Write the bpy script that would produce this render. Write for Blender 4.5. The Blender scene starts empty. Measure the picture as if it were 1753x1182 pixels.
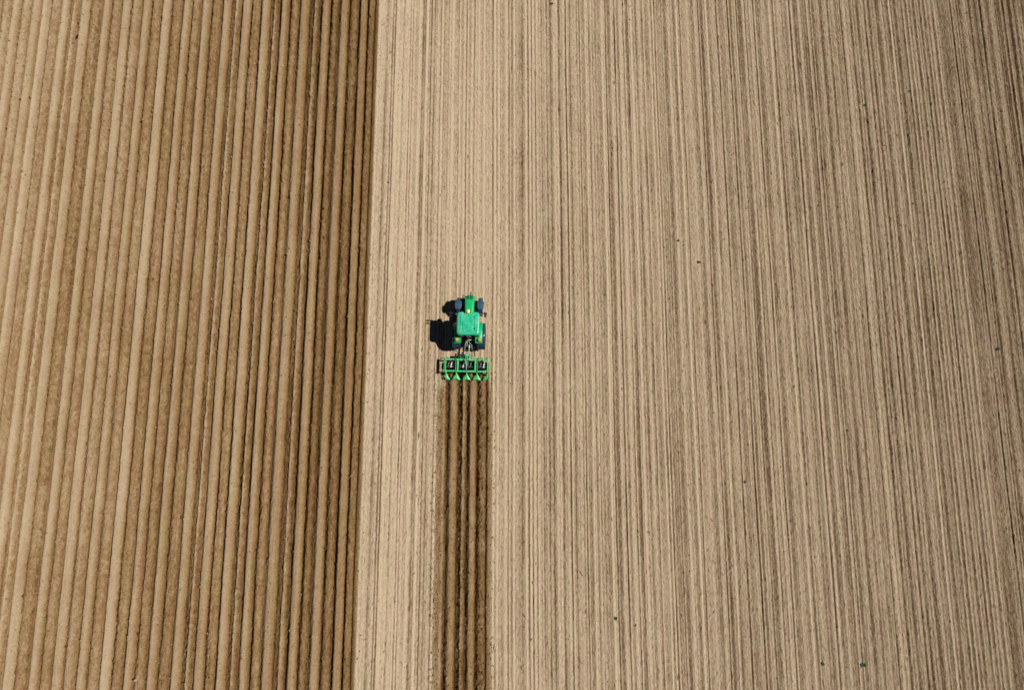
import bpy, math, random
import numpy as np

# ------------------------------------------------------------------ camera, sky, sun, exposure
SC = bpy.context.scene
COL = SC.collection
R = math.radians
F = 1168.7                      # focal length in photo pixels (photo 1753 wide)
TILT = math.atan(F / 6921.0)    # tilt off the nadir
DIST = 47.92
H = DIST * math.cos(TILT)

cam_d = bpy.data.cameras.new('camera')
cam_d.sensor_width = 36.0
cam_d.lens = 36.0 * F / 1753.0
cam_d.clip_end = 6000
cam = bpy.data.objects.new('camera', cam_d)
COL.objects.link(cam)
cam.location = (0, 0, H)
cam.rotation_euler = (TILT, 0, 0)
SC.camera = cam

SUN_EL = 53.5
world = bpy.data.worlds.new('World')
SC.world = world
world.use_nodes = True
wn = world.node_tree.nodes
wl = world.node_tree.links
wn.clear()
sky = wn.new('ShaderNodeTexSky')
sky.sky_type = 'NISHITA'
sky.sun_disc = False
sky.sun_elevation = R(SUN_EL)
sky.sun_rotation = R(90)
sky.altitude = 2500
sky.air_density = 0.35
sky.dust_density = 0.3
bg = wn.new('ShaderNodeBackground')
bg.inputs['Strength'].default_value = 0.05
wo = wn.new('ShaderNodeOutputWorld')
wl.new(sky.outputs[0], bg.inputs[0])
wl.new(bg.outputs[0], wo.inputs[0])

sun_d = bpy.data.lights.new('sun', 'SUN')
sun_d.energy = 5.0
sun_d.angle = R(0.5)
sun_d.color = (1.0, 0.955, 0.89)
sun = bpy.data.objects.new('sun', sun_d)
COL.objects.link(sun)
sun.location = (40, 0, 60)
sun.rotation_euler = (0, R(90 - SUN_EL), 0)

SC.view_settings.view_transform = 'Standard'
SC.view_settings.look = 'None'
SC.view_settings.exposure = -0.06
SC.view_settings.gamma = 1.0

rnd = random.Random(7)


def px2w(px, py, z=0.0):
    """photo pixel -> point of the place at height z"""
    cx = (px - 876.5) / F
    cy = -(py - 591.0) / F
    y = cy * math.cos(TILT) + math.sin(TILT)
    zz = cy * math.sin(TILT) - math.cos(TILT)
    s = (H - z) / -zz
    return (s * cx, s * y, z)


def X595(px):
    return px2w(px, 595)[0]


# ------------------------------------------------------------------ materials
def new_mat(name):
    m = bpy.data.materials.new(name)
    m.use_nodes = True
    nt = m.node_tree
    nt.nodes.clear()
    out = nt.nodes.new('ShaderNodeOutputMaterial')
    return m, nt, out


def principled(name, col, rough=0.5, metal=0.0, dust=0.0, dust_col=(.42, .34, .24), var=0.12, scale=6.0, coat=0.0, spec=0.5, bump=0.0):
    """painted / rubber / metal surface with uneven colour and a film of field dust"""
    m, nt, out = new_mat(name)
    N = nt.nodes
    L = nt.links
    b = N.new('ShaderNodeBsdfPrincipled')
    tc = N.new('ShaderNodeTexCoord')
    n1 = N.new('ShaderNodeTexNoise')
    n1.inputs['Scale'].default_value = scale
    n1.inputs['Detail'].default_value = 6
    n1.inputs['Roughness'].default_value = 0.65
    L.new(tc.outputs['Object'], n1.inputs['Vector'])
    rmp = N.new('ShaderNodeMapRange')
    rmp.inputs['From Min'].default_value = 0.3
    rmp.inputs['From Max'].default_value = 0.7
    rmp.inputs['To Min'].default_value = 1 - var
    rmp.inputs['To Max'].default_value = 1 + var
    L.new(n1.outputs['Fac'], rmp.inputs['Value'])
    hsv = N.new('ShaderNodeHueSaturation')
    hsv.inputs['Color'].default_value = (*col, 1)
    L.new(rmp.outputs[0], hsv.inputs['Value'])
    last = hsv.outputs[0]
    if dust > 0:
        n2 = N.new('ShaderNodeTexNoise')
        n2.inputs['Scale'].default_value = scale * 0.6
        n2.inputs['Detail'].default_value = 9
        n2.inputs['Roughness'].default_value = 0.75
        L.new(tc.outputs['Object'], n2.inputs['Vector'])
        r2 = N.new('ShaderNodeMapRange')
        r2.inputs['From Min'].default_value = 0.46
        r2.inputs['From Max'].default_value = 0.72
        r2.inputs['To Max'].default_value = dust
        L.new(n2.outputs['Fac'], r2.inputs['Value'])
        mx = N.new('ShaderNodeMix')
        mx.data_type = 'RGBA'
        mx.inputs[7].default_value = (*dust_col, 1)
        L.new(r2.outputs[0], mx.inputs[0])
        L.new(last, mx.inputs[6])
        last = mx.outputs[2]
        ro = N.new('ShaderNodeMapRange')
        ro.inputs['To Min'].default_value = rough
        ro.inputs['To Max'].default_value = min(1, rough + .35)
        L.new(r2.outputs[0], ro.inputs['Value'])
        L.new(ro.outputs[0], b.inputs['Roughness'])
    else:
        b.inputs['Roughness'].default_value = rough
    L.new(last, b.inputs['Base Color'])
    b.inputs['Metallic'].default_value = metal
    b.inputs['Specular IOR Level'].default_value = spec
    b.inputs['Coat Weight'].default_value = coat
    b.inputs['Coat Roughness'].default_value = 0.15
    if bump > 0:
        bp = N.new('ShaderNodeBump')
        bp.inputs['Distance'].default_value = bump
        L.new(n1.outputs['Fac'], bp.inputs['Height'])
        L.new(bp.outputs[0], b.inputs['Normal'])
    L.new(b.outputs[0], out.inputs[0])
    return m


def soil_mat(name, stops, grain=9.0, bump=0.03, stretch=1.0, speck=0.25):
    """soil whose colour follows dampness and painted shade (attribute 'moist'), with crumbs"""
    m, nt, out = new_mat(name)
    N = nt.nodes
    L = nt.links
    at = N.new('ShaderNodeAttribute')
    at.attribute_name = 'moist_shade'
    tc = N.new('ShaderNodeTexCoord')
    mp = N.new('ShaderNodeMapping')
    mp.inputs['Scale'].default_value = (1, stretch, 1)
    L.new(tc.outputs['Object'], mp.inputs['Vector'])
    n1 = N.new('ShaderNodeTexNoise')
    n1.inputs['Scale'].default_value = grain
    n1.inputs['Detail'].default_value = 5
    n1.inputs['Roughness'].default_value = 0.7
    L.new(mp.outputs[0], n1.inputs['Vector'])
    n2 = N.new('ShaderNodeTexNoise')
    n2.inputs['Scale'].default_value = 0.35
    n2.inputs['Detail'].default_value = 4
    L.new(tc.outputs['Object'], n2.inputs['Vector'])
    # moist + grain
    a = N.new('ShaderNodeMath')
    a.operation = 'MULTIPLY_ADD'
    a.inputs[1].default_value = speck
    sb = N.new('ShaderNodeMath')
    sb.operation = 'SUBTRACT'
    sb.inputs[1].default_value = 0.5
    L.new(n1.outputs['Fac'], sb.inputs[0])
    L.new(sb.outputs[0], a.inputs[0])
    L.new(at.outputs['Fac'], a.inputs[2])
    a2 = N.new('ShaderNodeMath')
    a2.operation = 'MULTIPLY_ADD'
    a2.inputs[1].default_value = 0.18
    sb2 = N.new('ShaderNodeMath')
    sb2.operation = 'SUBTRACT'
    sb2.inputs[1].default_value = 0.5
    L.new(n2.outputs['Fac'], sb2.inputs[0])
    L.new(sb2.outputs[0], a2.inputs[0])
    L.new(a.outputs[0], a2.inputs[2])
    cr = N.new('ShaderNodeValToRGB')
    els = cr.color_ramp.elements
    els[0].position = stops[0][0]
    els[0].color = (*stops[0][1], 1)
    els[1].position = stops[-1][0]
    els[1].color = (*stops[-1][1], 1)
    for p, c in stops[1:-1]:
        e = els.new(p)
        e.color = (*c, 1)
    L.new(a2.outputs[0], cr.inputs[0])
    # slight hue drift between pinkish and olive soil
    n3 = N.new('ShaderNodeTexNoise')
    n3.inputs['Scale'].default_value = 1.3
    n3.inputs['Detail'].default_value = 3
    mp3 = N.new('ShaderNodeMapping')
    mp3.inputs['Scale'].default_value = (1.6, 0.25, 1)
    L.new(tc.outputs['Object'], mp3.inputs['Vector'])
    L.new(mp3.outputs[0], n3.inputs['Vector'])
    hu = N.new('ShaderNodeMapRange')
    hu.inputs['From Min'].default_value = 0.3
    hu.inputs['From Max'].default_value = 0.7
    hu.inputs['To Min'].default_value = 0.488
    hu.inputs['To Max'].default_value = 0.512
    L.new(n3.outputs['Fac'], hu.inputs['Value'])
    hs = N.new('ShaderNodeHueSaturation')
    L.new(cr.outputs[0], hs.inputs['Color'])
    L.new(hu.outputs[0], hs.inputs['Hue'])
    d = N.new('ShaderNodeBsdfDiffuse')
    d.inputs['Roughness'].default_value = 0.9
    L.new(hs.outputs[0], d.inputs['Color'])
    bp = N.new('ShaderNodeBump')
    bp.inputs['Strength'].default_value = 1.0
    bp.inputs['Distance'].default_value = bump
    L.new(n1.outputs['Fac'], bp.inputs['Height'])
    L.new(bp.outputs[0], d.inputs['Normal'])
    L.new(d.outputs[0], out.inputs[0])
    return m


M = {}
M['untilled'] = soil_mat('dry_crusted_soil', [(0.0, (.585, .468, .328)), (0.3, (.45, .345, .230)), (0.65, (.25, .172, .101)), (1.0, (.11, .066, .032))], grain=10, bump=0.065, stretch=0.6, speck=0.8)
M['tilled'] = soil_mat('tilled_soil', [(0.0, (.50, .40, .275)), (0.3, (.405, .305, .191)), (0.65, (.252, .151, .065)), (1.0, (.085, .043, .013))], grain=10, bump=0.08, stretch=0.8, speck=0.7)
M['green'] = principled('green_paint', (.005, .44, .145), 0.34, 0, 0.15, dust_col=(.16, .48, .26), spec=.35, coat=0.1, var=.05, scale=3)
M['roof'] = principled('dusty_sky_tinted_roof_paint', (.006, .47, .25), 0.32, 0, 0.6, dust_col=(.30, .58, .46), var=.06, scale=4)  # bluer than the hood: sky reflection and dust put into the colour
M['rim_highlight'] = principled('dusty_rim_highlight', (.22, .56, .42), 0.7, 0, 0.5, dust_col=(.42, .62, .52))
M['grille'] = principled('dark_green_grille', (.004, .13, .035), 0.5, 0, 0.1)
M['green2'] = principled('bright_green_frame_paint', (.02, .60, .16), 0.4, 0, 0.35, dust_col=(.40, .58, .30), var=.15, scale=5)
M['dgreen'] = principled('worn_green_paint', (.01, .26, .08), 0.5, 0, 0.3, var=.15)
M['rubber'] = principled('tyre_rubber', (.022, .042, .075), 0.36, 0, 0.22, dust_col=(.08, .11, .15), var=.2, scale=8)  # blue tint holds the sky reflection, along with some dust
M['plastic'] = principled('sky_tinted_fender_plastic', (.030, .080, .14), 0.35, 0, 0.3, dust_col=(.10, .15, .2), var=.1, scale=5)  # blue of the reflected sky is put into the base colour
M['black'] = principled('black_metal', (.012, .012, .014), 0.5, 0, 0.15, dust_col=(.06, .05, .04))
M['glass'] = principled('tinted_cab_glass', (.01, .016, .018), 0.06, 0, 0.0, coat=0.0)
M['yellow'] = principled('yellow_rim_paint', (.62, .42, .02), 0.4, 0, 0.3)
M['dome'] = principled('pale_yellow_receiver_plastic', (.72, .80, .16), 0.35, 0, 0, var=.05)
M['amber'] = principled('amber_lens', (.85, .30, .015), 0.25, 0, 0, var=.05)
M['lens'] = principled('clear_lamp_glass', (.72, .74, .72), 0.15, 0, 0, var=.05)
M['steel'] = principled('soil_polished_glint_steel', (.86, .86, .86), 0.38, 0.25, 0.1, var=.1)  # whitened base stands in for sun glint on the polish
M['dull'] = principled('dull_steel', (.20, .19, .18), 0.5, 0.3, 0.2, var=.2)
M['hose'] = principled('pale_grey_hose', (.42, .50, .44), 0.45, 0, 0.3, var=.1)
M['teal'] = principled('teal_hose', (.03, .26, .24), 0.4, 0, 0.2)
M['leaf'] = principled('weed_leaf', (.022, .062, .02), 0.6, 0, 0, var=.4, scale=12)
M['feather'] = principled('black_feathers', (.012, .010, .018), 0.4, 0, 0, var=.3, scale=20)
M['twig'] = principled('dark_twig_bark', (.03, .02, .012), 0.9, 0, 0, var=.3, scale=20)
M['stone'] = principled('pale_stone', (.55, .48, .38), 0.8, 0, 0, var=.35, scale=20)
M['residue'] = principled('weathered_plant_residue', (.16, .105, .06), 0.9, 0, 0, var=.6, scale=3)


# ------------------------------------------------------------------ mesh helpers
class MB:
    def __init__(s):
        s.v = []
        s.f = []

    def add(s, vs, fs):
        o = len(s.v)
        s.v += [tuple(p) for p in vs]
        s.f += [tuple(i + o for i in f) for f in fs]
        return s

    def box(s, x0, x1, y0, y1, z0, z1):
        vs = [(x, y, z) for z in (z0, z1) for (x, y) in ((x0, y0), (x1, y0), (x1, y1), (x0, y1))]
        return s.add(vs, [(3, 2, 1, 0), (4, 5, 6, 7), (0, 1, 5, 4), (1, 2, 6, 5), (2, 3, 7, 6), (3, 0, 4, 7)])

    def loft(s, rings, cap=True):
        n = len(rings[0])
        vs = [p for r in rings for p in r]
        fs = []
        for k in range(len(rings) - 1):
            for i in range(n):
                a = k * n + i
                b = k * n + (i + 1) % n
                fs.append((a, b, b + n, a + n))
        if cap:
            fs.append(tuple(reversed(range(n))))
            fs.append(tuple(range((len(rings) - 1) * n, len(rings) * n)))
        return s.add(vs, fs)

    def tube(s, pts, r, n=8, r2=None):
        rings = []
        P = [np.array(p, float) for p in pts]
        up = np.array((0.13, 0.29, 0.95))
        for k, p in enumerate(P):
            if k == 0:
                d = P[1] - P[0]
            elif k == len(P) - 1:
                d = P[-1] - P[-2]
            else:
                d = P[k + 1] - P[k - 1]
            d = d / (np.linalg.norm(d) + 1e-9)
            u = np.cross(d, up)
            if np.linalg.norm(u) < .05:
                u = np.cross(d, np.array((1.0, 0.2, 0)))
            u /= np.linalg.norm(u)
            w = np.cross(d, u)
            rr = r if r2 is None else r + (r2 - r) * k / (len(P) - 1)
            rings.append([tuple(p + rr * (math.cos(t) * u + math.sin(t) * w)) for t in [2 * math.pi * i / n for i in range(n)]])
        return s.loft(rings)

    def lathe(s, prof, c, axis='x', n=32, cap=True):
        rings = []
        for r, a in prof:
            ring = []
            for i in range(n):
                t = 2 * math.pi * i / n
                if axis == 'x':
                    ring.append((c[0] + a, c[1] + r * math.cos(t), c[2] + r * math.sin(t)))
                elif axis == 'y':
                    ring.append((c[0] + r * math.cos(t), c[1] + a, c[2] + r * math.sin(t)))
                else:
                    ring.append((c[0] + r * math.cos(t), c[1] + r * math.sin(t), c[2] + a))
            rings.append(ring)
        return s.loft(rings, cap)

    def sheet(s, grid, th):
        """a plate: grid of points (rows of columns) given thickness th downwards along z and y normals"""
        nr = len(grid)
        nc = len(grid[0])
        g = np.array(grid, float)
        nrm = np.zeros_like(g)
        for i in range(nr):
            for j in range(nc):
                a = g[min(i + 1, nr - 1), j] - g[max(i - 1, 0), j]
                b = g[i, min(j + 1, nc - 1)] - g[i, max(j - 1, 0)]
                q = np.cross(a, b)
                nrm[i, j] = q / (np.linalg.norm(q) + 1e-9)
        lo = g - nrm * th
        vs = [tuple(p) for p in g.reshape(-1, 3)] + [tuple(p) for p in lo.reshape(-1, 3)]
        o = nr * nc
        fs = []
        for i in range(nr - 1):
            for j in range(nc - 1):
                a = i * nc + j
                fs.append((a, a + nc, a + nc + 1, a + 1))
                fs.append((o + a, o + a + 1, o + a + nc + 1, o + a + nc))
        bd = [(0, j) for j in range(nc)] + [(i, nc - 1) for i in range(1, nr)] + [(nr - 1, j) for j in range(nc - 2, -1, -1)] + [(i, 0) for i in range(nr - 2, 0, -1)]
        for k in range(len(bd)):
            a = bd[k][0] * nc + bd[k][1]
            b2 = bd[(k + 1) % len(bd)]
            b = b2[0] * nc + b2[1]
            fs.append((a, b, o + b, o + a))
        return s.add(vs, fs)

    def build(s, name, mat, parent=None, smooth=True, bevel=0.0):
        me = bpy.data.meshes.new(name)
        me.from_pydata(s.v, [], s.f)
        me.update()
        import bmesh
        bm = bmesh.new()
        bm.from_mesh(me)
        bmesh.ops.recalc_face_normals(bm, faces=bm.faces)
        bm.to_mesh(me)
        bm.free()
        o = bpy.data.objects.new(name, me)
        COL.objects.link(o)
        me.materials.append(M[mat] if isinstance(mat, str) else mat)
        if parent is not None:
            o.parent = parent
        if smooth:
            me.shade_smooth()
            me.set_sharp_from_angle(angle=R(38))
        if bevel > 0:
            b = o.modifiers.new('bevel', 'BEVEL')
            b.width = bevel
            b.segments = 2
            b.limit_method = 'ANGLE'
            b.angle_limit = R(40)
        return o


def tag(o, label=None, cat=None, group=None, kind=None):
    if label:
        o['label'] = label
    if cat:
        o['category'] = cat
    if group:
        o['group'] = group
    if kind:
        o['kind'] = kind
    return o


def empty(name, loc, rz=0.0):
    o = bpy.data.objects.new(name, None)
    o.empty_display_size = 0.3
    COL.objects.link(o)
    o.location = loc
    o.rotation_euler = (0, 0, rz)
    return o


# ------------------------------------------------------------------ the field (one height field, cut into three kinds of soil)
X0, X1, DX = -52.0, 52.0, 0.04
Y0, Y1, DY = -24.0, 46.0, 0.11
xs = np.arange(X0, X1 + DX / 2, DX)
ys = np.arange(Y0, Y1 + DY / 2, DY)
NX, NY = len(xs), len(ys)


def vnoise(Lx, Ly, seed, x=xs, y=ys):
    """smooth value noise, about -1..1"""
    rg = np.random.default_rng(seed)
    gx = (x - X0 + 5) / Lx
    gy = (y - Y0 + 5) / Ly
    T = rg.uniform(-1, 1, (int(gy.max()) + 3, int(gx.max()) + 3)).astype(np.float32)
    ix = np.floor(gx).astype(int)
    fx = gx - ix
    fx = (fx * fx * (3 - 2 * fx)).astype(np.float32)
    A = T[:, ix] * (1 - fx) + T[:, ix + 1] * fx
    iy = np.floor(gy).astype(int)
    fy = gy - iy
    fy = (fy * fy * (3 - 2 * fy)).astype(np.float32)[:, None]
    return A[iy] * (1 - fy) + A[iy + 1] * fy


# ---- 1-D profiles across the rows, at 1 cm
xf = np.arange(X0 - 2, X1 + 2, 0.01)
rg = np.random.default_rng(3)


def n1d(L, seed):
    r_ = np.random.default_rng(seed)
    g = (xf - xf[0]) / L
    T = r_.uniform(-1, 1, int(g.max()) + 3)
    i = np.floor(g).astype(int)
    f = g - i
    f = f * f * (3 - 2 * f)
    return T[i] * (1 - f) + T[i + 1] * f


# drilled field: (photo x at row 595, half width m, strength)
S, W_, D_ = 'soft', 'wide', 'dark'
lines = []
for p in (841, 860, 876, 894, 929, 934, 941, 984, 1006, 1018, 1037, 1054, 1071, 1088, 1105, 1125, 1146, 1176, 1195, 1211, 1243, 1265, 1285, 1314, 1334, 1350, 1368, 1385, 1402, 1420, 1438, 1454, 1480, 1508, 1521, 1543, 1558, 1576, 1611, 1627, 1644, 1660, 1673, 1713, 1731):
    lines.append((p, 0.10, 0.48))
for p in (871, 906, 912, 975.6, 1001, 1049, 1066, 1083, 1118, 1141, 1153.6, 1188, 1223, 1257, 1278.5, 1295.6, 1311, 1327, 1362.6, 1395, 1425, 1432, 1467, 1490, 1534.6, 1604, 1638.5, 1696, 1708, 1742, 1751):
    lines.append((p, 0.045, 1.0))
for p in (947, 963, 1159, 1229, 1591, 1680, 1405, 1300, 1090):
    lines.append((p, 0.14, 0.7))


def conv695(p):
    return 876.5 + (p - 876.5) * 18.29 / 18.55


for p, w, s_ in ((639, .12, .4), (651, .05, .5), (655.6, .04, .9), (672.7, .1, .4), (689, .045, .8), (695, .08, .5), (710, .13, .55), (724.6, .05, .8), (730.5, .09, .6), (742, .07, .35), (755, .2, .3), (775, .1, .45), (792, .045, .9), (806, .1, .4), (822, .05, .7)):
    lines.append((conv695(p), w, s_))
p = 1765
while p < 2300:
    lines.append((p, rg.choice([.045, .1, .14]), rg.uniform(.4, 1)))
    p += rg.uniform(9, 22)
# the regular tracks of the drill coulters, about 29 cm apart
xk = 632.0
while xk < 2290:
    lines.append((xk + rg.uniform(-.8, .8), .05, rg.uniform(.25, .45)))
    xk += 7.0
hu = np.zeros_like(xf)
tu = np.zeros_like(xf)
tp = np.zeros_like(xf)
for p, w, s_ in lines:
    x_ = X595(p)
    g = np.exp(-((xf - x_) / w) ** 2)
    hu -= g * (0.040 * s_ if w < .09 else 0.060 * s_)
    # spoil thrown up beside the groove
    hu += 0.022 * s_ * np.exp(-((xf - x_ - 1.9 * w) / (w * .9)) ** 2)
    tu = np.maximum(tu, g * s_ * (0.62 if w < .09 else 0.66))  # groove tone mixes damp soil with painted shade
    tp += .16 * s_ * np.exp(-((xf - x_ - 2.1 * w) / (w * .8)) ** 2)
# growing relief towards the right (east) side of the field
hu += 0.012 * n1d(.055, 21) + 0.014 * n1d(.12, 22) + 0.008 * n1d(.31, 23)
tu += 0.15 * n1d(.06, 24) + 0.10 * n1d(.13, 25) + 0.06 * n1d(.33, 26) - tp
east = np.interp(xf, [-11, -2, 10, 24, 36, 50], [0.0, 0.01, .06, .18, .32, .42])  # tone darkens eastward: light falloff painted into the soil colour
relief_e = np.interp(xf, [-11, 0, 15, 38], [0.9, 1.0, 1.1, 1.15])
hu *= relief_e
tu = 0.06 + east + tu * np.interp(xf, [-11, 10, 36], [1.3, 1.1, 1.0])

# tilled field: furrows (photo x at row 595) and the kind of ridge left of each
fur = [620, 605, 588, 570, 551, 535, 516, 497, 475, 459, 440, 423, 404, 387, 369, 351, 332, 313, 294, 276, 258, 239, 219, 201, 183, 162, 144, 126, 108, 88, 66, 48, 30, 12]
kinds = 'MBMBMBTBMBTBMBTBMBMBMBMBMBMBCBTBMB'
while fur[-1] > -420:
    fur.append(fur[-1] - 18.3 + rg.uniform(-1, 1))
    kinds += 'MB'[len(fur) % 2]
prof = {
    'B': ([0, .07, .36, .45, .64, .80, .92, 1], [-.20, -.19, .11, .145, .11, .01, -.17, -.20]),
    'M': ([0, .09, .33, .48, .64, .80, .92, 1], [-.20, -.19, .03, .07, .055, -.03, -.18, -.20]),
    'T': ([0, .20, .42, .54, .66, .78, .90, 1], [-.20, -.17, -.07, .08, .09, .0, -.13, -.20]),
    'C': ([0, .08, .2, .5, .8, .92, 1], [-.10, -.07, -.03, -.015, -.02, -.06, -.10]),
}
kmoist = {'B': (-.07, .018), 'M': (.11, .044), 'T': (.14, .042), 'C': (.20, .055)}


def ridge_profile(edges, kds, h, mo, ro):
    """edges from east to west"""
    for i in range(len(edges) - 1):
        xr, xl = edges[i], edges[i + 1]
        k = kds[i]
        sel = (xf >= xl) & (xf < xr)
        u = (xf[sel] - xl) / (xr - xl)
        amp = 1.0 + rg.uniform(-.12, .12)
        h[sel] = np.interp(u, *prof[k]) * amp
        dm, r_ = kmoist[k]
        fw = np.exp(-(u / .23) ** 2) + .75 * np.exp(-((1 - u) / .17) ** 2)
        base = dm + rg.uniform(-.05, .05)
        if k == 'T':
            base = dm - .26 * np.exp(-((u - .6) / .12) ** 2)
        mo[sel] = base + .33 * fw  # furrow dampness plus furrow shade, both painted into the tone
        ro[sel] = r_
        if k == 'B':
            mo[sel] += .10 * np.clip((u - .62) / .3, 0, 1)


ht = np.zeros_like(xf)
mt = np.zeros_like(xf)
rt = np.zeros_like(xf) + .01
edges = [X595(p) for p in fur]
ridge_profile(edges, kinds, ht, mt, rt)
k0 = np.exp(-((xf - edges[0]) / .09) ** 2)
sel = xf >= edges[0]
XB = X595(627.5)
ht[sel] = np.interp(xf[sel], [edges[0], edges[0] + .1, XB], [-.12, -.06, .0])
mt[sel] = np.interp(xf[sel], [edges[0], edges[0] + .1, XB - .04, XB + .05], [.32, .12, -.1, -.35])
rt[sel] = .018
mt += np.interp(xf, [X595(-300), X595(0), X595(110), X595(300), X595(480), X595(560), X595(625)], [.31, .31, .37, .45, .50, .57, .65])
ht *= np.interp(xf, [X595(-300), X595(60), X595(200), X595(420)], [.85, .9, 1.0, 1.0])
ht += 0.008 * n1d(.06, 31) + 0.008 * n1d(.14, 32)
mt += 0.05 * n1d(.08, 33) + .05 * n1d(.2, 34)

# freshly worked strip behind the ridger
hs = hu.copy()
ms = np.zeros_like(xf) + .5
rs = np.zeros_like(xf) + .02


def X695(p):
    return px2w(p, 695)[0]


sedge = [X695(834), X695(817), X695(800), X695(784), X695(765)]
ridge_profile(sedge, 'MBTB', hs, ms, rs)
in_s = (xf >= sedge[-1]) & (xf < sedge[0])
ms[in_s] += .59
sel = (xf < sedge[-1])
ms[sel] = np.interp(xf[sel], [X695(746), X695(750), X695(756), X695(760), X695(763), sedge[-1]], [.18, .42, .60, .40, .75, 1.1])
hs[sel] = np.interp(xf[sel], [X695(748), X695(754), X695(760), sedge[-1]], [.0, .015, .03, -.12])
rs[sel] = .026
sel = (xf >= sedge[0])
ms[sel] = np.interp(xf[sel], [sedge[0], sedge[0] + .1, X695(841), X695(845)], [1.05, .62, .45, .15])
hs[sel] = np.interp(xf[sel], [sedge[0], sedge[0] + .09, X695(843)], [-.12, -.02, 0])
rs[sel] = .016

# ---- 2-D: rows waver a little, soil is crumbly
wav = 0.022 * vnoise(1.6, 7.0, 41) + 0.010 * vnoise(.5, 1.6, 42) + 0.05 * vnoise(8, 22, 43)
# keep the wander from pulling rows over the region borders
xw = xs[None, :] + wav
xq = xw.ravel()
white = np.random.default_rng(5).normal(0, 1, (NY, NX)).astype(np.float32)
crumb = (white + np.roll(white, 1, 0) * .6 + np.roll(white, 1, 1) * .7) / 1.4
fine = vnoise(.09, .13, 51)
med = vnoise(.22, .35, 52)

hU = np.interp(xq, xf, hu).reshape(NY, NX)
tU = np.interp(xq, xf, tu).reshape(NY, NX)
amp = 1 + .28 * vnoise(.35, 5.0, 53) + .22 * vnoise(.2, .9, 54)
hU = hU * np.clip(amp, .2, 2) + (.013 + .012 * np.clip(tU, 0, 1)) * crumb * (.8 + .4 * vnoise(.8, 2, 55)) + .006 * fine
eU = np.interp(xq, xf, 0.06 + east).reshape(NY, NX)
tU = eU + (tU - eU) * np.clip(amp, .2, 1.8) + .05 * vnoise(.6, 5, 56) + .05 * vnoise(6, 9, 57) + .06 * fine + .08 * crumb
# crumbly dark specks
spk = np.clip(crumb - 1.9, 0, 2)
tU += .22 * spk

xq = (xw + .014 * vnoise(.22, .4, 63) + .008 * vnoise(.1, .2, 64)).ravel()
hT = np.interp(xq, xf, ht).reshape(NY, NX)
mT = np.interp(xq, xf, mt).reshape(NY, NX)
rT = np.interp(xq, xf, rt).reshape(NY, NX)
bl = 1 + .22 * vnoise(.5, 2.5, 58)
hT = hT * bl + rT * (.55 * crumb + .8 * fine + .5 * med)
mT = mT + .04 * vnoise(.5, 2.2, 59) + .05 * vnoise(3, 9, 60) + rT * 1.2 * (med + crumb)

xq = (xw + .016 * vnoise(.22, .4, 65) + .010 * vnoise(.1, .2, 66)).ravel()
hS = np.interp(xq, xf, hs).reshape(NY, NX)
mS = np.interp(xq, xf, ms).reshape(NY, NX)
rS = np.interp(xq, xf, rs).reshape(NY, NX)
hS = .85 * hS * (1 + .2 * vnoise(.4, 1.8, 61)) + rS * (.6 * crumb + .8 * fine + .6 * med)
mS = mS + .08 * vnoise(.3, .9, 62) + rS * (2.0 * med + 1.5 * crumb)

# region limits
TRX, TRY = -2.96, px2w(804, 580)[1]          # tractor: rear axle on the ground
IMX = -3.11                                  # ridger centre line
YF = TRY - 1.80                              # worked soil begins under the ridger
cB = int(round((XB - X0) / DX))
cS0 = int(round((X695(748) - X0) / DX))
cS1 = int(round((X695(843) - X0) / DX))
rF = int(round((YF - Y0) / DY))
hh = hU.copy()
mm = tU.copy()
hh[:, :cB + 1] = hT[:, :cB + 1]
mm[:, :cB + 1] = mT[:, :cB + 1]
side = np.maximum(np.clip((sedge[-1] - xs) / .15, 0, 1), np.clip((xs - sedge[0]) / .15, 0, 1))[None, :]
fm = np.clip((YF - ys[:, None] - 1.5 * side) / .25, 0, 1)
fade = np.clip((YF - ys[:, None] - 1.5 * side) / .7, 0, 1)
hh[:rF + 1, cS0:cS1 + 1] = (hS * fade + (hU - .05 * (1 - side)) * (1 - fade))[:rF + 1, cS0:cS1 + 1]
mm[:rF + 1, cS0:cS1 + 1] = (mS * fm + (.7 - .45 * side) * (1 - fm))[:rF + 1, cS0:cS1 + 1]
# smooth the seam heights
for c in (cB,):
    hh[:, c] = .5 * (hh[:, c - 1] + hh[:, c + 1])
# die out to level ground at the rim of the modelled field
ed = np.minimum(np.minimum((xs - X0)[None, :], (X1 - xs)[None, :]), np.minimum((ys - Y0)[:, None], (Y1 - ys)[:, None]))
hh = hh * np.clip(ed / 2.0, 0, 1)
hh = hh.astype(np.float32)
mm = np.clip(mm, 0, 1.2).astype(np.float32)


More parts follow.
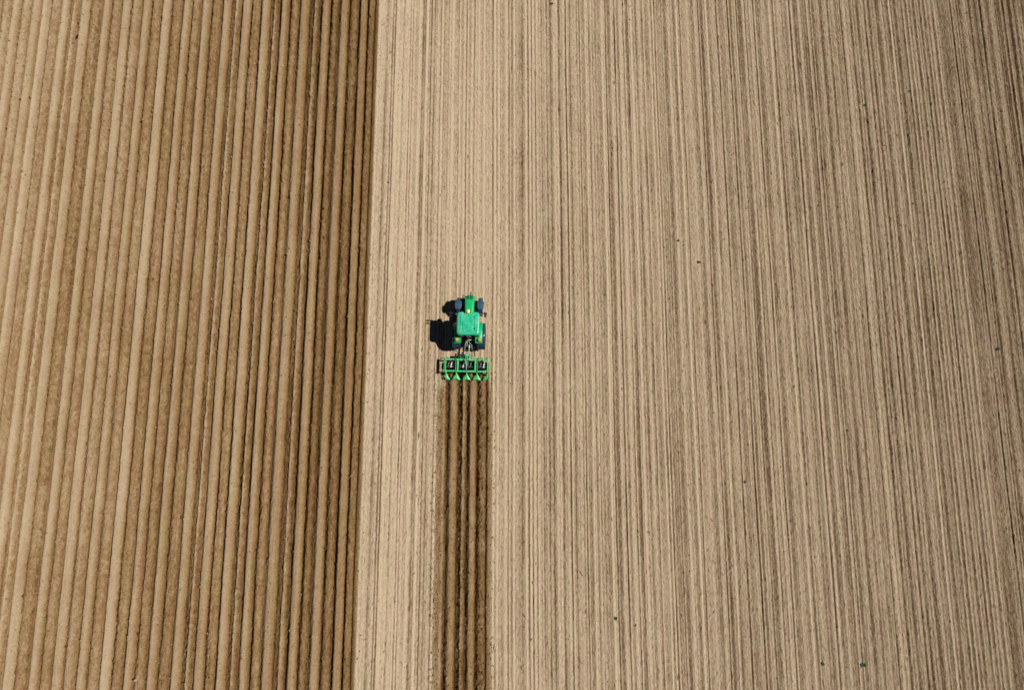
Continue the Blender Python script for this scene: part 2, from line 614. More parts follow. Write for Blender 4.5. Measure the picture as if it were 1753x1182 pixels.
def field_mesh(name, mask, mat):
    """mask over cells (NY-1, NX-1)"""
    jj, ii = np.nonzero(mask)
    a = jj * NX + ii
    quads = np.stack([a, a + 1, a + NX + 1, a + NX], 1)
    used, inv = np.unique(quads, return_inverse=True)
    inv = inv.reshape(-1).astype(np.int32)
    co = np.empty((len(used), 3), np.float32)
    co[:, 0] = xs[used % NX]
    co[:, 1] = ys[used // NX]
    co[:, 2] = hh.ravel()[used]
    me = bpy.data.meshes.new(name)
    me.vertices.add(len(used))
    me.vertices.foreach_set('co', co.ravel())
    me.loops.add(len(inv))
    me.loops.foreach_set('vertex_index', inv)
    nf = len(quads)
    me.polygons.add(nf)
    me.polygons.foreach_set('loop_start', np.arange(0, nf * 4, 4, dtype=np.int32))
    me.polygons.foreach_set('use_smooth', np.ones(nf, bool))
    at = me.attributes.new('moist_shade', 'FLOAT', 'POINT')
    at.data.foreach_set('value', mm.ravel()[used])
    me.update(calc_edges=True)
    me.materials.append(M[mat])
    o = bpy.data.objects.new(name, me)
    COL.objects.link(o)
    return tag(o, kind='structure')


cell_i = np.arange(NX - 1)[None, :]
cell_j = np.arange(NY - 1)[:, None]
mT_ = (cell_i < cB) & (cell_j >= 0)
mS_ = (cell_i >= cS0) & (cell_i < cS1) & (cell_j < rF)
field_mesh('tilled_field', mT_, 'tilled')
field_mesh('tilled_strip', mS_, 'tilled')
field_mesh('untilled_field', ~mT_ & ~mS_, 'untilled')

# the land beyond, out to the horizon
BIG = 3000.0
g = MB()
xe, ye = xs[-1], ys[-1]
ringo = [(-BIG, -BIG, 0), (BIG, -BIG, 0), (BIG, BIG, 0), (-BIG, BIG, 0)]
ringi = [(X0, Y0, 0), (xe, Y0, 0), (xe, ye, 0), (X0, ye, 0)]
g.add(ringo + ringi, [(0, 1, 5, 4), (1, 2, 6, 5), (2, 3, 7, 6), (3, 0, 4, 7)])
go = g.build('ground', 'untilled', smooth=False)
at = go.data.attributes.new('moist_shade', 'FLOAT', 'POINT')
at.data.foreach_set('value', np.full(8, .3, np.float32))
tag(go, kind='structure')


def ground_z(x, y):
    i = min(max(int(round((x - X0) / DX)), 0), NX - 1)
    j = min(max(int(round((y - Y0) / DY)), 0), NY - 1)
    return float(hh[j, i])


def scatter(name, n, pick, size, mat, flat=.7, seed=1, moist_shade=None, stick=False, lo=0.0):
    """many small crumbs that nobody could count: one object"""
    r_ = np.random.default_rng(seed)
    x, y, s = pick(r_, n)
    n = len(x)
    i = np.clip(np.round((x - X0) / DX).astype(int), 0, NX - 1)
    j = np.clip(np.round((y - Y0) / DY).astype(int), 0, NY - 1)
    z = hh[j, i]
    base = np.array([(1, 0, 0), (-1, 0, 0), (0, 1, 0), (0, -1, 0), (0, 0, 1), (0, 0, -1)], np.float32)
    V = base[None] * r_.uniform(.6, 1.25, (n, 6, 1)) * s[:, None, None]
    V = V + r_.uniform(-.25, .25, (n, 6, 3)) * s[:, None, None]
    if stick:
        V[:, :, 0] *= 3.0
        V[:, :, 1] *= .55
    V[:, :, 2] *= flat
    a = r_.uniform(0, 6.283, n)
    if stick:
        a = r_.normal(1.57, .7, n)
    ca, sa = np.cos(a)[:, None], np.sin(a)[:, None]
    vx = V[:, :, 0] * ca - V[:, :, 1] * sa
    vy = V[:, :, 0] * sa + V[:, :, 1] * ca
    co = np.stack([vx + x[:, None], vy + y[:, None], V[:, :, 2] + z[:, None] + s[:, None] * flat * .45], 2).astype(np.float32)
    tri = np.array([(0, 2, 4), (2, 1, 4), (1, 3, 4), (3, 0, 4), (2, 0, 5), (1, 2, 5), (3, 1, 5), (0, 3, 5)], np.int32)
    T = (tri[None] + (np.arange(n) * 6)[:, None, None]).reshape(-1).astype(np.int32)
    me = bpy.data.meshes.new(name)
    me.vertices.add(n * 6)
    me.vertices.foreach_set('co', co.reshape(-1))
    me.loops.add(len(T))
    me.loops.foreach_set('vertex_index', T)
    me.polygons.add(n * 8)
    me.polygons.foreach_set('loop_start', np.arange(0, n * 24, 3, dtype=np.int32))
    if moist_shade is not None:
        at = me.attributes.new('moist_shade', 'FLOAT', 'POINT')
        at.data.foreach_set('value', np.repeat(np.clip(np.maximum(mm[j, i], lo) + r_.uniform(-.22, .22, n), 0, 1.2), 6).astype(np.float32))
    me.update(calc_edges=True)
    me.materials.append(M[mat])
    o = bpy.data.objects.new(name, me)
    COL.objects.link(o)
    return o


def pick_tilled(r_, n):
    x = r_.uniform(-42, XB + .3, n * 5)
    y = r_.uniform(-16, 37, n * 5)
    w = np.interp(x, xf, rt)
    keep = r_.uniform(0, .032, len(x)) < w
    x, y = x[keep][:n], y[keep][:n]
    return x, y, r_.gamma(3.0, .009, len(x)) + .010


def pick_strip(r_, n):
    x = r_.uniform(X695(742), X695(849), n * 3)
    y = r_.uniform(-16, YF - .3, n * 3)
    w = np.interp(x, xf, rs)
    keep = r_.uniform(0, .03, len(x)) < w
    x, y = x[keep][:n], y[keep][:n]
    return x, y, r_.gamma(3.0, .009, len(x)) + .010


def pick_untilled(r_, n):
    x = r_.uniform(XB, 44, n)
    y = r_.uniform(-16, 37, n)
    k = ~((x > X695(748)) & (x < X695(843)) & (y < YF))
    x, y = x[k], y[k]
    return x, y, r_.gamma(2.0, .007, len(x)) + .008


o = scatter('soil_clods', 30000, pick_tilled, None, 'tilled', seed=11, moist_shade=True, lo=.4)
tag(o, 'brown soil clods strewn along the rough ridges of the tilled field', 'soil clods', kind='stuff')
o = scatter('soil_clods', 7000, pick_strip, None, 'tilled', seed=12, moist_shade=True, lo=.3)
tag(o, 'dark damp clods on the freshly worked strip behind the ridger', 'soil clods', kind='stuff')
o = scatter('soil_crumbs', 14000, pick_untilled, None, 'untilled', seed=13, moist_shade=True)
tag(o, 'small dry soil crumbs on the pale drilled part of the field', 'soil crumbs', kind='stuff')
o = scatter('plant_residue', 5000, pick_untilled, None, 'residue', flat=.5, seed=14, stick=True)
tag(o, 'bits of dark straw and stalk lying on the pale drilled soil', 'plant residue', kind='stuff')


def pick_stone(r_, n):
    x = r_.uniform(-42, 40, n)
    y = r_.uniform(-16, 37, n)
    k = (x < XB) | (r_.uniform(0, 1, n) < .25)
    return x[k], y[k], r_.gamma(2.5, .008, k.sum()) + .014


o = scatter('pebbles', 1500, pick_stone, None, 'stone', seed=15)
tag(o, 'scattered pale pebbles on the soil', 'pebbles', kind='stuff')

# ------------------------------------------------------------------ tractor (local frame: rear axle centre on the ground, +y forward, +x right)
TR = empty('tractor', (TRX, TRY, 0), R(-0.8))
tag(TR, 'green tractor with a flat cab roof, pulling a ridger up the pale field', 'tractor')


def rrect(x0, x1, y0, y1, r, z, n=6, notch=None):
    pts = []
    for cx, cy, a0 in ((x1 - r, y1 - r, 0), (x0 + r, y1 - r, 90), (x0 + r, y0 + r, 180), (x1 - r, y0 + r, 270)):
        for k in range(n + 1):
            a = R(a0 + 90 * k / n)
            pts.append((cx + r * math.cos(a), cy + r * math.sin(a), z))
        if notch and a0 == 0:
            nx0, nx1, nd = notch
            pts += [(nx1 + .05, y1, z), (nx1, y1 - nd, z), (nx0, y1 - nd, z), (nx0 - .05, y1, z)]
    return pts


# --- cab roof
RX0, RX1, RY0, RY1 = -.715, .80, -.27, 1.30
rf = MB()
rings = []
for ins, z, rad in ((.06, 2.70, .20), (.0, 2.76, .22), (.0, 2.86, .22), (.015, 2.90, .21), (.05, 2.935, .19), (.10, 2.95, .16), (.115, 2.935, .15), (.13, 2.935, .15), (.145, 2.955, .15)):
    rings.append(rrect(RX0 + ins, RX1 - ins, RY0 + ins, RY1 - ins, rad, z, notch=(-.24, .30, .09 if ins < .09 else .03)))
rf.loft(rings)
roof = rf.build('cab_roof', 'roof', TR)
rc = (RX0 + RX1) / 2
for sx in (-1, 1):
    q = MB()
    q.loft([rrect(rc + sx * .47 - .045, rc + sx * .47 + .045, -.02, 1.05, .03, z) for z in (2.952, 2.985)])
    q.build('roof_rib', 'roof', roof, bevel=.006)
q = MB()
q.loft([rrect(rc - .36, rc + .36, .02, .60, .05, z) for z in (2.952, 2.978)] + [rrect(rc - .34, rc + .34, .04, .58, .05, 2.985)])
q.build('roof_hatch', 'roof', roof)
q = MB()
q.box(rc - .36, rc + .36, .65, .68, 2.952, 2.985)
q.box(rc - .30, rc + .30, .94, .97, 2.952, 2.985)
q.build('roof_rib', 'roof', roof)
q = MB()
q.box(rc + .42 - .05, rc + .42 + .06, .10, .19, 2.953, 3.0)
q.build('roof_vent', 'black', roof, bevel=.01)
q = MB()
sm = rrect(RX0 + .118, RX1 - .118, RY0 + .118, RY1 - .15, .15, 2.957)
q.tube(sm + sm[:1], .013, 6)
q.build('roof_rim_highlight', 'rim_highlight', roof)  # added pale ring: rim highlight and gathered dust put into its colour
# rear work-light rail under the roof edge
for sx in (-1, 1):
    for (lx, ly) in ((.45, RY1 - .01),):
        q = MB()
        q.lathe([(.02, -.06), (.06, -.05), (.065, .0), (.06, .012)], (rc + sx * lx, ly, 2.70), 'y', 16)
        q.build('work_light', 'lens', TR)

# --- satellite receiver in the roof notch
q = MB()
q.loft([rrect(-.075, .145, 1.17, 1.44, .07, z) for z in (2.95, 2.99)] + [rrect(-.06, .13, 1.19, 1.425, .07, 3.05), rrect(-.03, .10, 1.22, 1.395, .06, 3.075)])
rcv = q.build('satellite_receiver', 'dome', TR)
q = MB()
q.box(-.10, .17, 1.16, 1.30, 2.88, 2.949)
q.build('receiver_bracket', 'black', rcv, bevel=.01)

# --- cab: posts, glass, floor
q = MB()
PST = [(-.62, 1.14), (.68, 1.14), (-.68, .45), (.74, .45), (-.62, -.20), (.68, -.20)]
for (px_, py_) in PST:
    q.tube([(px_ * 1.0, py_ + (.10 if py_ > 1 else -.04 if py_ < 0 else 0), 1.05), (px_, py_, 2.0), (px_ * .97, py_ - (.03 if py_ > 1 else 0), 2.72)], .04, 6)
q.box(-.66, .72, -.22, 1.22, .92, 1.06)
q.box(-.64, .70, -.21, -.14, 2.60, 2.70)
q.box(-.64, .70, 1.06, 1.12, 2.62, 2.70)
cab = q.build('cab_frame', 'black', TR)


def pane(pts, name='window'):
    n = np.cross(np.array(pts[1]) - np.array(pts[0]), np.array(pts[2]) - np.array(pts[0]))
    n = n / np.linalg.norm(n) * .006
    a = [tuple(np.array(p_) - n) for p_ in pts]
    b_ = [tuple(np.array(p_) + n) for p_ in pts]
    MB().loft([a, b_]).build(name, 'glass', TR, smooth=False)


pane([(-.58, 1.235, 1.07), (.64, 1.235, 1.07), (.62, 1.105, 2.64), (-.56, 1.105, 2.64)], 'windscreen')
pane([(-.58, -.235, 1.07), (.64, -.235, 1.07), (.62, -.195, 2.62), (-.56, -.195, 2.62)], 'rear_window')
for sx, ox in ((-1, -.665), (1, .725)):
    pane([(ox, -.16, 1.07), (ox, .41, 1.07), (ox * .98, .41, 2.64), (ox * .98, -.14, 2.64)], 'window')
    pane([(ox, .49, 1.07), (ox, 1.16, 1.07), (ox * .96, 1.08, 2.64), (ox * .98, .49, 2.64)], 'door')
q = MB()
q.loft([rrect(-.22, .28, -.05, .42, .08, z) for z in (1.33, 1.45)])
q.loft([rrect(-.20, .26, -.10, .02, .05, z) for z in (1.45, 2.0)])
q.build('seat', 'black', TR, bevel=.02)
q = MB()
q.tube([(.03 + .19 * math.cos(t), .72 + .17 * math.sin(t), 1.72 + .07 * math.sin(t)) for t in [2 * math.pi * k / 20 for k in range(21)]], .016, 6)
q.tube([(.03, .72, 1.72), (.03, 1.0, 1.2)], .03, 6)
q.build('steering_wheel', 'black', TR)


# --- hood
def hood_ring(y, hw, zt, zb, r=.09):
    return [(-hw, y, zb), (-hw, y, zt - r * 1.2), (-hw + r * .25, y, zt - r * .45), (-hw + r, y, zt - .01), (-hw * .3, y, zt), (hw * .3, y, zt), (hw - r, y, zt - .01), (hw - r * .25, y, zt - r * .45), (hw, y, zt - r * 1.2), (hw, y, zb)]


q = MB()
q.loft([hood_ring(1.235, .290, 1.74, 1.0), hood_ring(1.7, .300, 1.73, .95), hood_ring(2.2, .315, 1.70, .90), hood_ring(2.52, .325, 1.66, .86), hood_ring(2.70, .325, 1.58, .84), hood_ring(2.77, .30, 1.46, .84), hood_ring(2.79, .28, 1.2, .86)])
q2 = [(p_[0], p_[1], p_[2]) for p_ in q.v]
q.v = [(p_[0] + .02, p_[1], p_[2]) for p_ in q2]
hood = q.build('hood', 'green', TR, bevel=.004)
for sx in (-1, 1):
    g_ = MB()
    rows = []
    for k in range(7):
        yy = 2.43 + .30 * k / 6
        zz = np.interp(yy, [2.2, 2.52, 2.70, 2.77], [1.70, 1.66, 1.58, 1.46]) + .007
        rows.append([(.02 + sx * .035, yy, zz), (.02 + sx * .13, yy, zz - .001), (.02 + sx * .225, yy, zz - .012)])
    g_.sheet(rows, .02)
    g_.build('grille', 'grille', hood)
    b_ = MB()
    for k in range(5):
        yy = 2.46 + .055 * k
        zz = np.interp(yy, [2.2, 2.52, 2.70, 2.77], [1.70, 1.66, 1.58, 1.46]) + .010
        b_.box(.02 + sx * .13 - .085, .02 + sx * .13 + .085, yy, yy + .012, zz - .012, zz + .004)
    b_.build('grille_bar', 'black', hood)
    e_ = MB()
    e_.loft([[(.02 + sx * (.20 + .19 * a * 1.0), 2.60 + .17 * b2, 1.50 + c) for a, b2, c in ((0, 0, -.05), (.95, -.05, -.06), (.85, .75, -.08), (0, 1.0, -.10))], [(.02 + sx * (.20 + .19 * a), 2.60 + .17 * b2, 1.50 + c) for a, b2, c in ((0, 0, .06), (.95, -.05, .03), (.85, .75, -.01), (0, 1.0, -.02))]])
    e_.build('headlight_housing', 'green', hood, bevel=.01)
    e_ = MB()
    e_.lathe([(.05, -.02), (.055, .0), (.05, .015)], (.02 + sx * .27, 2.765, 1.45), 'y', 14)
    e_.build('headlight', 'lens', hood)

# --- engine, gearbox, axles, nose weight carrier
q = MB()
q.box(-.27, .31, 1.1, 2.70, .55, .98)
q.box(-.22, .26, -.45, 1.1, .45, 1.0)
q.box(-.17, .21, 2.70, 2.92, .60, .92)
q.tube([(-.75, 0, .92), (.79, 0, .92)], .13, 12)
q.tube([(-.70, 2.12, .64), (.74, 2.12, .64)], .08, 10)
q.build('chassis', 'black', TR, bevel=.02)
q = MB()
q.tube([(.03, 2.90, .78), (.03, 3.15, .80), (.03, 3.17, .72)], .03, 8)
q.build('front_tow_pin', 'black', TR)
q = MB()
q.tube([(.50, 1.28, 1.2), (.50, 1.30, 2.1), (.50, 1.24, 2.62)], .04, 10)
q.build('exhaust_pipe', 'black', TR)
q = MB()
q.loft([rrect(-.62, -.30, .45, 1.15, .08, z) for z in (.5, .95)])
q.build('fuel_tank', 'black', TR, bevel=.02)
q = MB()
for k in range(3):
    q.box(-.98, -.64, .62, .95, .45 + .25 * k, .48 + .25 * k)
q.box(-.97, -.94, .64, .93, .45, .99)
q.build('step', 'black', TR)


# --- wheels
def wheel(cx, cy, rad, wid, lug_n, rim_r, lug_h):
    w2 = wid / 2
    r_ = MB()
    r_.lathe([(.02, -w2 * .55), (rim_r * .5, -w2 * .5), (rim_r * .9, -w2 * .2), (rim_r, -w2 * .85), (rim_r * 1.03, -w2 * .85), (rim_r * 1.03, w2 * .85), (rim_r, w2 * .85), (rim_r * .9, w2 * .3), (rim_r * .5, w2 * .55), (.02, w2 * .6)], (cx, cy, rad), 'x', 28)
    wh = r_.build('wheel', 'yellow', TR)
    t = MB()
    rb = rad - lug_h
    t.lathe([(rim_r, -w2 * .78), (rim_r * 1.2, -w2 * .98), (rb * .86, -w2), (rb * .96, -w2 * .9), (rb, -w2 * .6), (rb * 1.006, 0), (rb, w2 * .6), (rb * .96, w2 * .9), (rb * .86, w2), (rim_r * 1.2, w2 * .98), (rim_r, w2 * .78)], (cx, cy, rad), 'x', 44, cap=False)
    for k in range(lug_n):
        for sx in (-1, 1):
            a0 = 2 * math.pi * (k + (.5 if sx > 0 else 0)) / lug_n
            da = .9 * wid / rad * .5
            bw = 2 * math.pi / lug_n * .21
            low, top = [], []
            for (xx, aa) in ((.02, a0 - bw), (.02, a0 + bw), (w2 * .95, a0 + bw * 1.2 - da), (w2 * .95, a0 - bw * 1.2 - da)):
                for lst, rr in ((low, rb - .02), (top, rad if xx < w2 * .5 else rad - lug_h * .25)):
                    lst.append((cx + sx * xx, cy + rr * math.cos(aa), rad + rr * math.sin(aa)))
            t.loft([low, top])
    t.build('tyre', 'rubber', wh)
    return wh


wheel(-.84, 0, .92, .54, 20, .40, .045)
wheel(.86, 0, .92, .54, 20, .40, .045)
wheel(-.74, 2.12, .64, .30, 16, .30, .035)
wheel(.74, 2.12, .64, .30, 16, .30, .035)

# --- rear fenders with amber lamps
for sx in (-1, 1):
    q = MB()
    rows = []
    for k in range(15):
        a = R(28 + (128 - 28) * k / 14)
        rr = .99
        yy = rr * math.cos(a)
        zz = .92 + rr * math.sin(a)
        zz = min(zz, 1.88)
        rows.append([(sx * x_, yy, zz - d_) for x_, d_ in ((.50, 0), (.60, 0), (.80, .0), (.91, .012), (.955, .05))])
    q.sheet(rows, .02)
    # inner side wall towards the cab
    prev = [(sx * .50, r_[0][1], r_[0][2]) for r_ in rows]
    q.sheet([[p_, (p_[0], p_[1] * .72, .92 + (p_[2] - .92) * .45)] for p_ in prev], .015)
    fd = q.build('rear_fender', 'green', TR)
    q = MB()
    q.lathe([(.13, -.01), (.135, .03), (.12, .035)], (sx * .77, -.42, 1.825), 'z', 18)
    q.build('lamp_base', 'black', fd)
    q = MB()
    q.lathe([(.115, .0), (.12, .08), (.11, .115), (.085, .145), (.04, .165), (.005, .17)], (sx * .77, -.42, 1.861), 'z', 18)
    q.build('amber_lamp', 'amber', fd)
    # front fender
    q = MB()
    rows = []
    for k in range(10):
        a = R(69 + (112 - 69) * k / 9)
        rr = .75
        hw = np.interp(k, [0, 6, 9], [.235, .235, .17])
        yy = 2.10 + rr * math.cos(a)
        zz = .66 + rr * math.sin(a)
        rows.append([(sx * .77 + u_ * hw, yy, zz - .02 * abs(u_) ** 3) for u_ in (-1, -.6, 0, .6, 1)])
    q.sheet(rows, .018)
    rows = []
    for k in range(6):
        a = R(38 + (69 - 38) * k / 5)
        rows.append([(sx * .77 + u_ * .115, 2.10 + .745 * math.cos(a), .652 + .745 * math.sin(a) - .015 * abs(u_)) for u_ in (-1, 0, 1)])
    q.sheet(rows, .016)
    ff = q.build('front_fender', 'plastic', TR)
    q = MB()
    q.tube([(sx * .60, 2.1, .62), (sx * .545, 2.1, 1.1), (sx * .70, 2.1, 1.39)], .022, 8)
    q.build('fender_bracket', 'black', ff)
    # lamp on a stalk by the cab corner
    q = MB()
    q.tube([(sx * .62 + .03, 1.2, 1.85), (sx * .86, 1.30, 1.92)], .018, 6)
    st = q.build('lamp_stalk', 'black', TR)
    q = MB()
    q.lathe([(.02, -.06), (.06, -.045), (.07, .0), (.06, .015)], (sx * .84, 1.34, 1.95), 'y', 14)
    q.build('front_lamp', 'lens', st)
    # mirror
    q = MB()
    q.tube([(sx * .66 + .03, 1.12, 2.45), (sx * .90, 1.24, 2.52), (sx * 1.12, 1.28, 2.55)], .016, 6)
    ma = q.build('mirror_arm', 'black', TR)
    q = MB()
    q.loft([rrect(sx * 1.14 - .12, sx * 1.14 + .12, 1.24, 1.33, .03, z) for z in (2.20, 2.56)])
    q.loft([rrect(sx * 1.15 - .09, sx * 1.15 + .09, 1.04, 1.13, .03, z) for z in (2.42, 2.58)])
    q.tube([(sx * 1.13, 1.28, 2.54), (sx * 1.14, 1.09, 2.55)], .012, 6)
    q.build('mirror', 'black', ma)

# --- hitch, hoses
for sx in (-1, 1):
    q = MB()
    q.tube([(sx * .30, -.45, .55), (sx * .40, -1.35, .52)], .035, 8)
    q.tube([(sx * .28, -.42, 1.05), (sx * .34, -.85, 1.0), (sx * .36, -.95, .55)], .025, 8)
    q.build('lift_arm', 'black', TR)
q = MB()
q.tube([(.04, -.62, 1.02), (.03, -.85, .99)], .055, 10)
q.tube([(.03, -.85, .99), (.0, -1.30, .95)], .028, 8)
q.build('top_link', 'hose', TR)
q = MB()
q.box(-.16, .24, -.60, -.40, .75, 1.12)
q.build('hitch_housing', 'black', TR, bevel=.02)


def arc(p0, p1, lift, back, n=9):
    return [(p0[0] + (p1[0] - p0[0]) * t, p0[1] + (p1[1] - p0[1]) * t - back * math.sin(math.pi * t), p0[2] + (p1[2] - p0[2]) * t + lift * math.sin(math.pi * t)) for t in [k / (n - 1) for k in range(n)]]


for p0, p1, lf, bk, rr in (((-.18, -.36, 1.15), (-.28, -.95, .80), .12, 0, .022), ((-.10, -.34, 1.16), (-.12, -.72, 1.0), .10, -.05, .025), ((.0, -.34, 1.16), (.20, -.36, 1.16), .12, .24, .022), ((.18, -.36, 1.15), (.22, -.92, .8), .1, .0, .02), ((-.16, -.5, 1.2), (.02, -.36, 1.2), .05, -.12, .022)):
    MB().tube(arc(p0, p1, lf, bk), rr, 7).build('hydraulic_hose', 'hose', TR)
q = MB()
q.tube([(.0, -.36, 1.40), (.14, -.33, 1.41), (.26, -.32, 1.41)], .032, 8)
q.tube([(.34, -.36, 1.38), (.42, -.36, 1.38)], .04, 8)
q.build('hydraulic_coupler_glint', 'steel', TR)  # pale steel pieces shaped to stand for two white glints

# ------------------------------------------------------------------ ridger (local frame: centre line, front bar at y=0)
IM = empty('ridger', (IMX, TRY - 1.61, 0), R(-1.2))
tag(IM, 'bright green five-body ridger mounted behind the green tractor', 'ridger')
YR = -.82
FZ = .82
q = MB()
q.box(-1.42, 1.42, -.045, .045, FZ - .045, FZ + .045)
q.build('front_bar', 'green2', IM, bevel=.008)
q = MB()
q.box(-1.42, 1.42, YR - .045, YR + .045, FZ - .045, FZ + .045)
q.build('rear_bar', 'green2', IM, bevel=.008)
for x_ in (-.60, .60):
    q = MB()
    q.box(x_ - .05, x_ + .05, YR + .047, -.047, FZ - .045, FZ + .043)
    q.build('frame_beam', 'green2', IM, bevel=.008)
for sx in (-1, 1):
    q = MB()
    q.box(sx * 1.535 - .012, sx * 1.535 + .012, YR - .10, .10, .58, FZ + .03)
    q.build('side_plate', 'green2', IM)
    for x_, y1_, w_ in ((1.44, .20, .03), (.74, .10, .028)):
        q = MB()
        q.box(sx * x_ - w_, sx * x_ + w_, YR + .05, -.05, FZ + .005, FZ + .075)
        q.box(sx * x_ - w_ - .02, sx * x_ + w_ + .02, -.047, .055, FZ + .048, FZ + .10)
        q.box(sx * x_ - w_ - .02, sx * x_ + w_ + .02, YR - .055, YR + .047, FZ + .048, FZ + .10)
        q.tube([(sx * x_, .0, FZ + .09), (sx * x_, y1_, FZ + .16), (sx * x_, y1_ + .03, FZ + .05)], .018, 6)
        q.build('body_arm', 'green2' if x_ > 1 else 'dgreen', IM, bevel=.006)
# centre arm and hose
q = MB()
q.tube([(0, .60, .92), (.0, .1, FZ + .12), (.0, -.35, FZ + .10), (-.01, YR, FZ + .09)], .03, 8)
q.build('centre_hose', 'teal', IM)
q = MB()
q.tube([(-.06, .05, FZ + .09), (-.03, -.30, FZ + .14), (.05, -.45, FZ + .08)], .018, 6)
q.tube([(.02, -.40, FZ + .12), (.0, YR + .15, FZ + .11)], .016, 6)
q.build('hydraulic_hose', 'hose', IM)
# headstock
q = MB()
for sx in (-1, 1):
    q.box(sx * .40 - .025, sx * .40 + .025, .05, .26, .45, FZ + .06)
    q.tube([(sx * .06, .22, 1.25), (sx * .22, .18, 1.0), (sx * .42, .12, .86)], .035, 8)
    q.tube([(sx * .06, .22, 1.22), (sx * .10, -.35, .9)], .022, 8)
q.box(-.09, .09, .17, .27, 1.14, 1.30)
q.build('headstock', 'green2', IM, bevel=.006)
q = MB()
q.box(-.46, .46, .20, .28, .50, .60)
q.build('hitch_bar', 'black', IM, bevel=.01)
q = MB()
q.box(-.62, -.05, .06, .36, .60, .84)
q.box(-.95, -.66, .08, .20, .50, .62)
q.tube([(-.30, .18, .70), (-.36, .55, .62)], .05, 8)
q.build('gearbox', 'black', IM, bevel=.02)
# front tines
for x_ in (-1.40, -1.05, -.75, -.30, .30, .72, 1.05, 1.30):
    q = MB()
    q.tube([(x_, .05, FZ), (x_, .16, .62), (x_, .20, .35), (x_, .12, .06), (x_, .18, -.04)], .022, 6)
    q.build('front_tine', 'black', IM)
# rotor sections with blades
for xa, xb, in ((-1.40, -.68), (-.54, .54), (.68, 1.40)):
    q = MB()
    q.tube([(xa, -.42, .36), (xb, -.42, .36)], .11, 12)
    for xx in (xa + .03, xb - .03, (xa + xb) / 2):
        q.lathe([(.10, -.012), (.20, -.012), (.20, .012), (.10, .012)], (xx, -.42, .36), 'x', 18)
    rot = q.build('rotor', 'black', IM)
    n = int((xb - xa) / .12)
    q = MB()
    for k in range(n):
        xx = xa + .06 + (xb - xa - .12) * k / (n - 1)
        for j in range(4):
            a = R(90 * j + 37 * k)
            c_, s_ = math.cos(a), math.sin(a)
            pts = [(xx, -.42 + c_ * .10, .36 + s_ * .10), (xx, -.42 + c_ * .22, .36 + s_ * .22), (xx + .04, -.42 + c_ * .31 - s_ * .05, .36 + s_ * .31 + c_ * .05)]
            q.tube(pts, .016, 5)
    q.build('rotor_tine', 'black', rot)
    q = MB()
    rows = []
    for k in range(8):
        a = R(35 + 125 * k / 7)
        rows.append([(xx, -.36 + .30 * math.cos(a), .30 + .26 * math.sin(a)) for xx in (xa, (xa + xb) / 2, xb)])
    q.sheet(rows, .01)
    q.build('rotor_hood', 'black', rot)
    q = MB()
    q.tube([(xa, -.50, FZ - .12), (xb, -.50, FZ - .12)], .014, 6)
    q.build('cross_rod', 'dull', IM)
for x_, hi in ((-1.07, 1), (-.24, 1), (1.17, 1), (.26, .5), (-1.26, .4), (.95, .4)):
    q = MB()
    c = [(x_ + .07, -.16, .70), (x_ + .04, -.26, .735), (x_ + .01, -.38, .72), (x_ - .015, -.47, .66), (x_ - .02, -.52, .58)]
    wd = [.012, .028, .034, .030, .02] if hi >= 1 else [.008, .014, .018, .016, .01]
    q.sheet([[(p_[0] - w_, p_[1], p_[2] + .005), (p_[0] + w_, p_[1] + w_ * .2, p_[2])] for p_, w_ in zip(c, wd)], .012)
    if hi >= 1:
        q.loft([[(x_ - .10, -.53, .70), (x_ + .02, -.555, .70), (x_ + .10, -.52, .70), (x_ + .02, -.46, .70)], [(x_ - .08, -.53, .73), (x_ + .02, -.545, .745), (x_ + .08, -.52, .73), (x_ + .02, -.47, .745)]])
    q.build('blade', 'steel' if hi >= 1 else 'dull', IM)  # sun glint painted as pale steel; blades without glint stay dull
# ridging bodies
for x_, half in ((-1.42, 1), (-.71, 0), (.0, 0), (.71, 0), (1.42, -1)):
    q = MB()
    q.box(x_ - .03, x_ + .03, YR - .20, YR - .047, -.02, .52)
    body = q.build('ridging_body', 'green2', IM, bevel=.006)
    for sx in (-1, 1):
        full = .275 if half == 0 or half == sx else .07
        q = MB()
        rows = []
        for k in range(7):
            t = k / 6
            hw = .03 + (full - .03) * t ** 1.25
            yy = YR - .10 - .40 * t
            zi, zo = .46 - .10 * t, .44 - .13 * t
            rows.append([(x_ + sx * (.018 + .03 * t + (hw - .018 - .03 * t) * v), yy - .02 * v * t, zi + (zo - zi) * v ** 1.6) for v in (0, .35, .7, 1)])
        rows.append([(p_[0], p_[1] - .015, p_[2] * .35) for p_ in rows[-1]])
        q.sheet(rows, .012)
        # rear stiffener along the trailing edge
        last = rows[-1]
        q.tube([last[0], last[1], last[2], last[3]], .016, 6)
        q.build('mouldboard', 'green2', body)
    q = MB()
    q.tube([(x_, YR - .05, .50), (x_, YR - .30, .44), (x_, YR - .46, .39)], .02, 6)
    q.build('brace', 'green2', body)

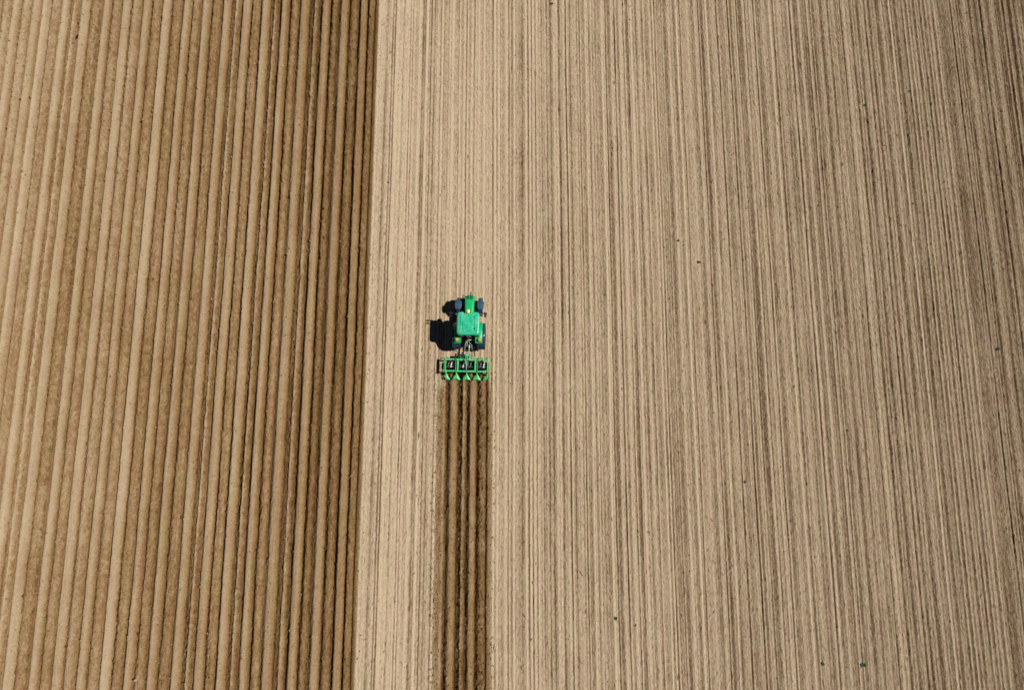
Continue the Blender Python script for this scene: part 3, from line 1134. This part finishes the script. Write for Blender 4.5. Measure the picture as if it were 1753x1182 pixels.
# ------------------------------------------------------------------ weeds, a bird, twigs
def weed(px_, py_, size, label, seed, leaves=9):
    x, y, _ = px2w(px_, py_)
    z = ground_z(x, y)
    r_ = random.Random(seed)
    q = MB()
    for k in range(leaves):
        a = 2 * math.pi * k / leaves + r_.uniform(-.4, .4)
        ln = size * r_.uniform(.35, .75)
        w = ln * r_.uniform(.22, .36)
        el = r_.uniform(.15, .9)
        dx, dy = math.cos(a), math.sin(a)
        rows = []
        for t, ww, hh_ in ((.05, .25, .0), (.3, .8, .7), (.6, 1, 1.0), (.85, .6, .9), (1, .08, .65)):
            cx, cy, cz = dx * ln * t, dy * ln * t, .02 + el * ln * .6 * hh_
            rows.append([(cx - dy * w * ww, cy + dx * w * ww, cz + .02 * ww), (cx, cy, cz), (cx + dy * w * ww, cy - dx * w * ww, cz + .02 * ww)])
        q.sheet(rows, .004)
    q.tube([(0, 0, -.03), (0, 0, size * .25)], .012, 5)
    o_ = q.build('weed_plant', 'leaf')
    o_.location = (x, y, z)
    tag(o_, label, 'weed', 'weeds growing on the bare soil')


WEEDS = [
    (1481, 179, .22, 'bushy dark green weed standing alone high in the right part of the pale field'),
    (1161, 412, .17, 'small dark green weed, upper left of the close pair right of the tractor'),
    (1197, 449, .19, 'round dark green weed, lower right of the close pair right of the tractor'),
    (1708, 598, .23, 'dark green weed in a deep furrow by the right edge of the photo'),
    (1054, 1060, .20, 'spreading weed with separate leaves low in the photo, right of the worked strip'),
    (1478, 1140, .26, 'tall dark green weed, right one of the two near the bottom edge'),
    (1408, 1138, .20, 'small dark green weed, left one of the two near the bottom edge'),
    (945, 6, .20, 'weed with two spread leaves at the very top edge of the photo'),
    (133, 38, .20, 'dark weed in a furrow of the tilled field just above the black bird'),
    (1275, 826, .15, 'faint small weed low in the pale field, far right of the tractor'),
    (665, 312, .13, 'tiny weed near the edge of the tilled ridges, up and left of the tractor'),
    (1401, 352, .15, 'tiny dark weed below and left of the bushy weed high on the right'),
    (1557, 156, .16, 'tiny dark weed up and right of the bushy weed high on the right'),
]
for k, (a_, b_, s_, l_) in enumerate(WEEDS):
    weed(a_, b_, s_, l_, 100 + k)

# bird, one body with tail and beak, standing in a furrow
bx, by, _ = px2w(132.5, 62)
BR = empty('bird', (bx, by, ground_z(bx, by)), R(-40))
tag(BR, 'small black bird standing in a furrow near the top left corner', 'bird')
q = MB()
ring = []
for y_, w_, h_, z_ in ((-.20, .018, .006, .085), (-.13, .026, .010, .09), (-.08, .035, .03, .095), (-.02, .05, .048, .10), (.05, .048, .05, .115), (.09, .034, .036, .135), (.115, .030, .032, .155), (.14, .026, .026, .16), (.155, .010, .010, .155), (.185, .003, .003, .15)):
    ring.append([(w_ * math.cos(t), y_, z_ + h_ * math.sin(t)) for t in [2 * math.pi * i / 12 for i in range(12)]])
q.loft(ring)
q.build('body', 'feather', BR)
for sx in (-1, 1):
    q = MB()
    q.sheet([[(sx * .030, .06, .15), (sx * .050, .06, .11)], [(sx * .035, .0, .145), (sx * .056, -.01, .10)], [(sx * .018, -.10, .115), (sx * .036, -.11, .09)], [(sx * .008, -.16, .10), (sx * .014, -.165, .092)]], .005)
    q.build('wing', 'feather', BR)
    q = MB()
    q.tube([(sx * .02, .0, .07), (sx * .022, -.005, .035), (sx * .022, .005, .004), (sx * .022, .035, .003)], .004, 5)
    q.build('leg', 'twig', BR)


def twig(px_, py_, ln, ang, label):
    x, y, _ = px2w(px_, py_)
    z = ground_z(x, y)
    q = MB()
    c_, s_ = math.cos(ang), math.sin(ang)
    q.tube([(-ln / 2 * c_, -ln / 2 * s_, .03), (-.05 * c_, -.05 * s_ + .01, .05), (ln * .2 * c_, ln * .2 * s_, .045), (ln / 2 * c_, ln / 2 * s_, .03)], .025, 6, r2=.012)
    q.tube([(0, 0, .045), (.06 * s_, .07 * c_, .06)], .01, 5)
    o_ = q.build('twig', 'twig')
    o_.location = (x, y, z)
    tag(o_, label, 'twig', 'twigs lying across the drilled rows')


twig(1562, 288, .26, R(-12), 'short dark twig lying across the rows in the upper right of the field')
twig(1111, 912, .24, R(-5), 'short dark twig lying across the rows below and right of the tractor')
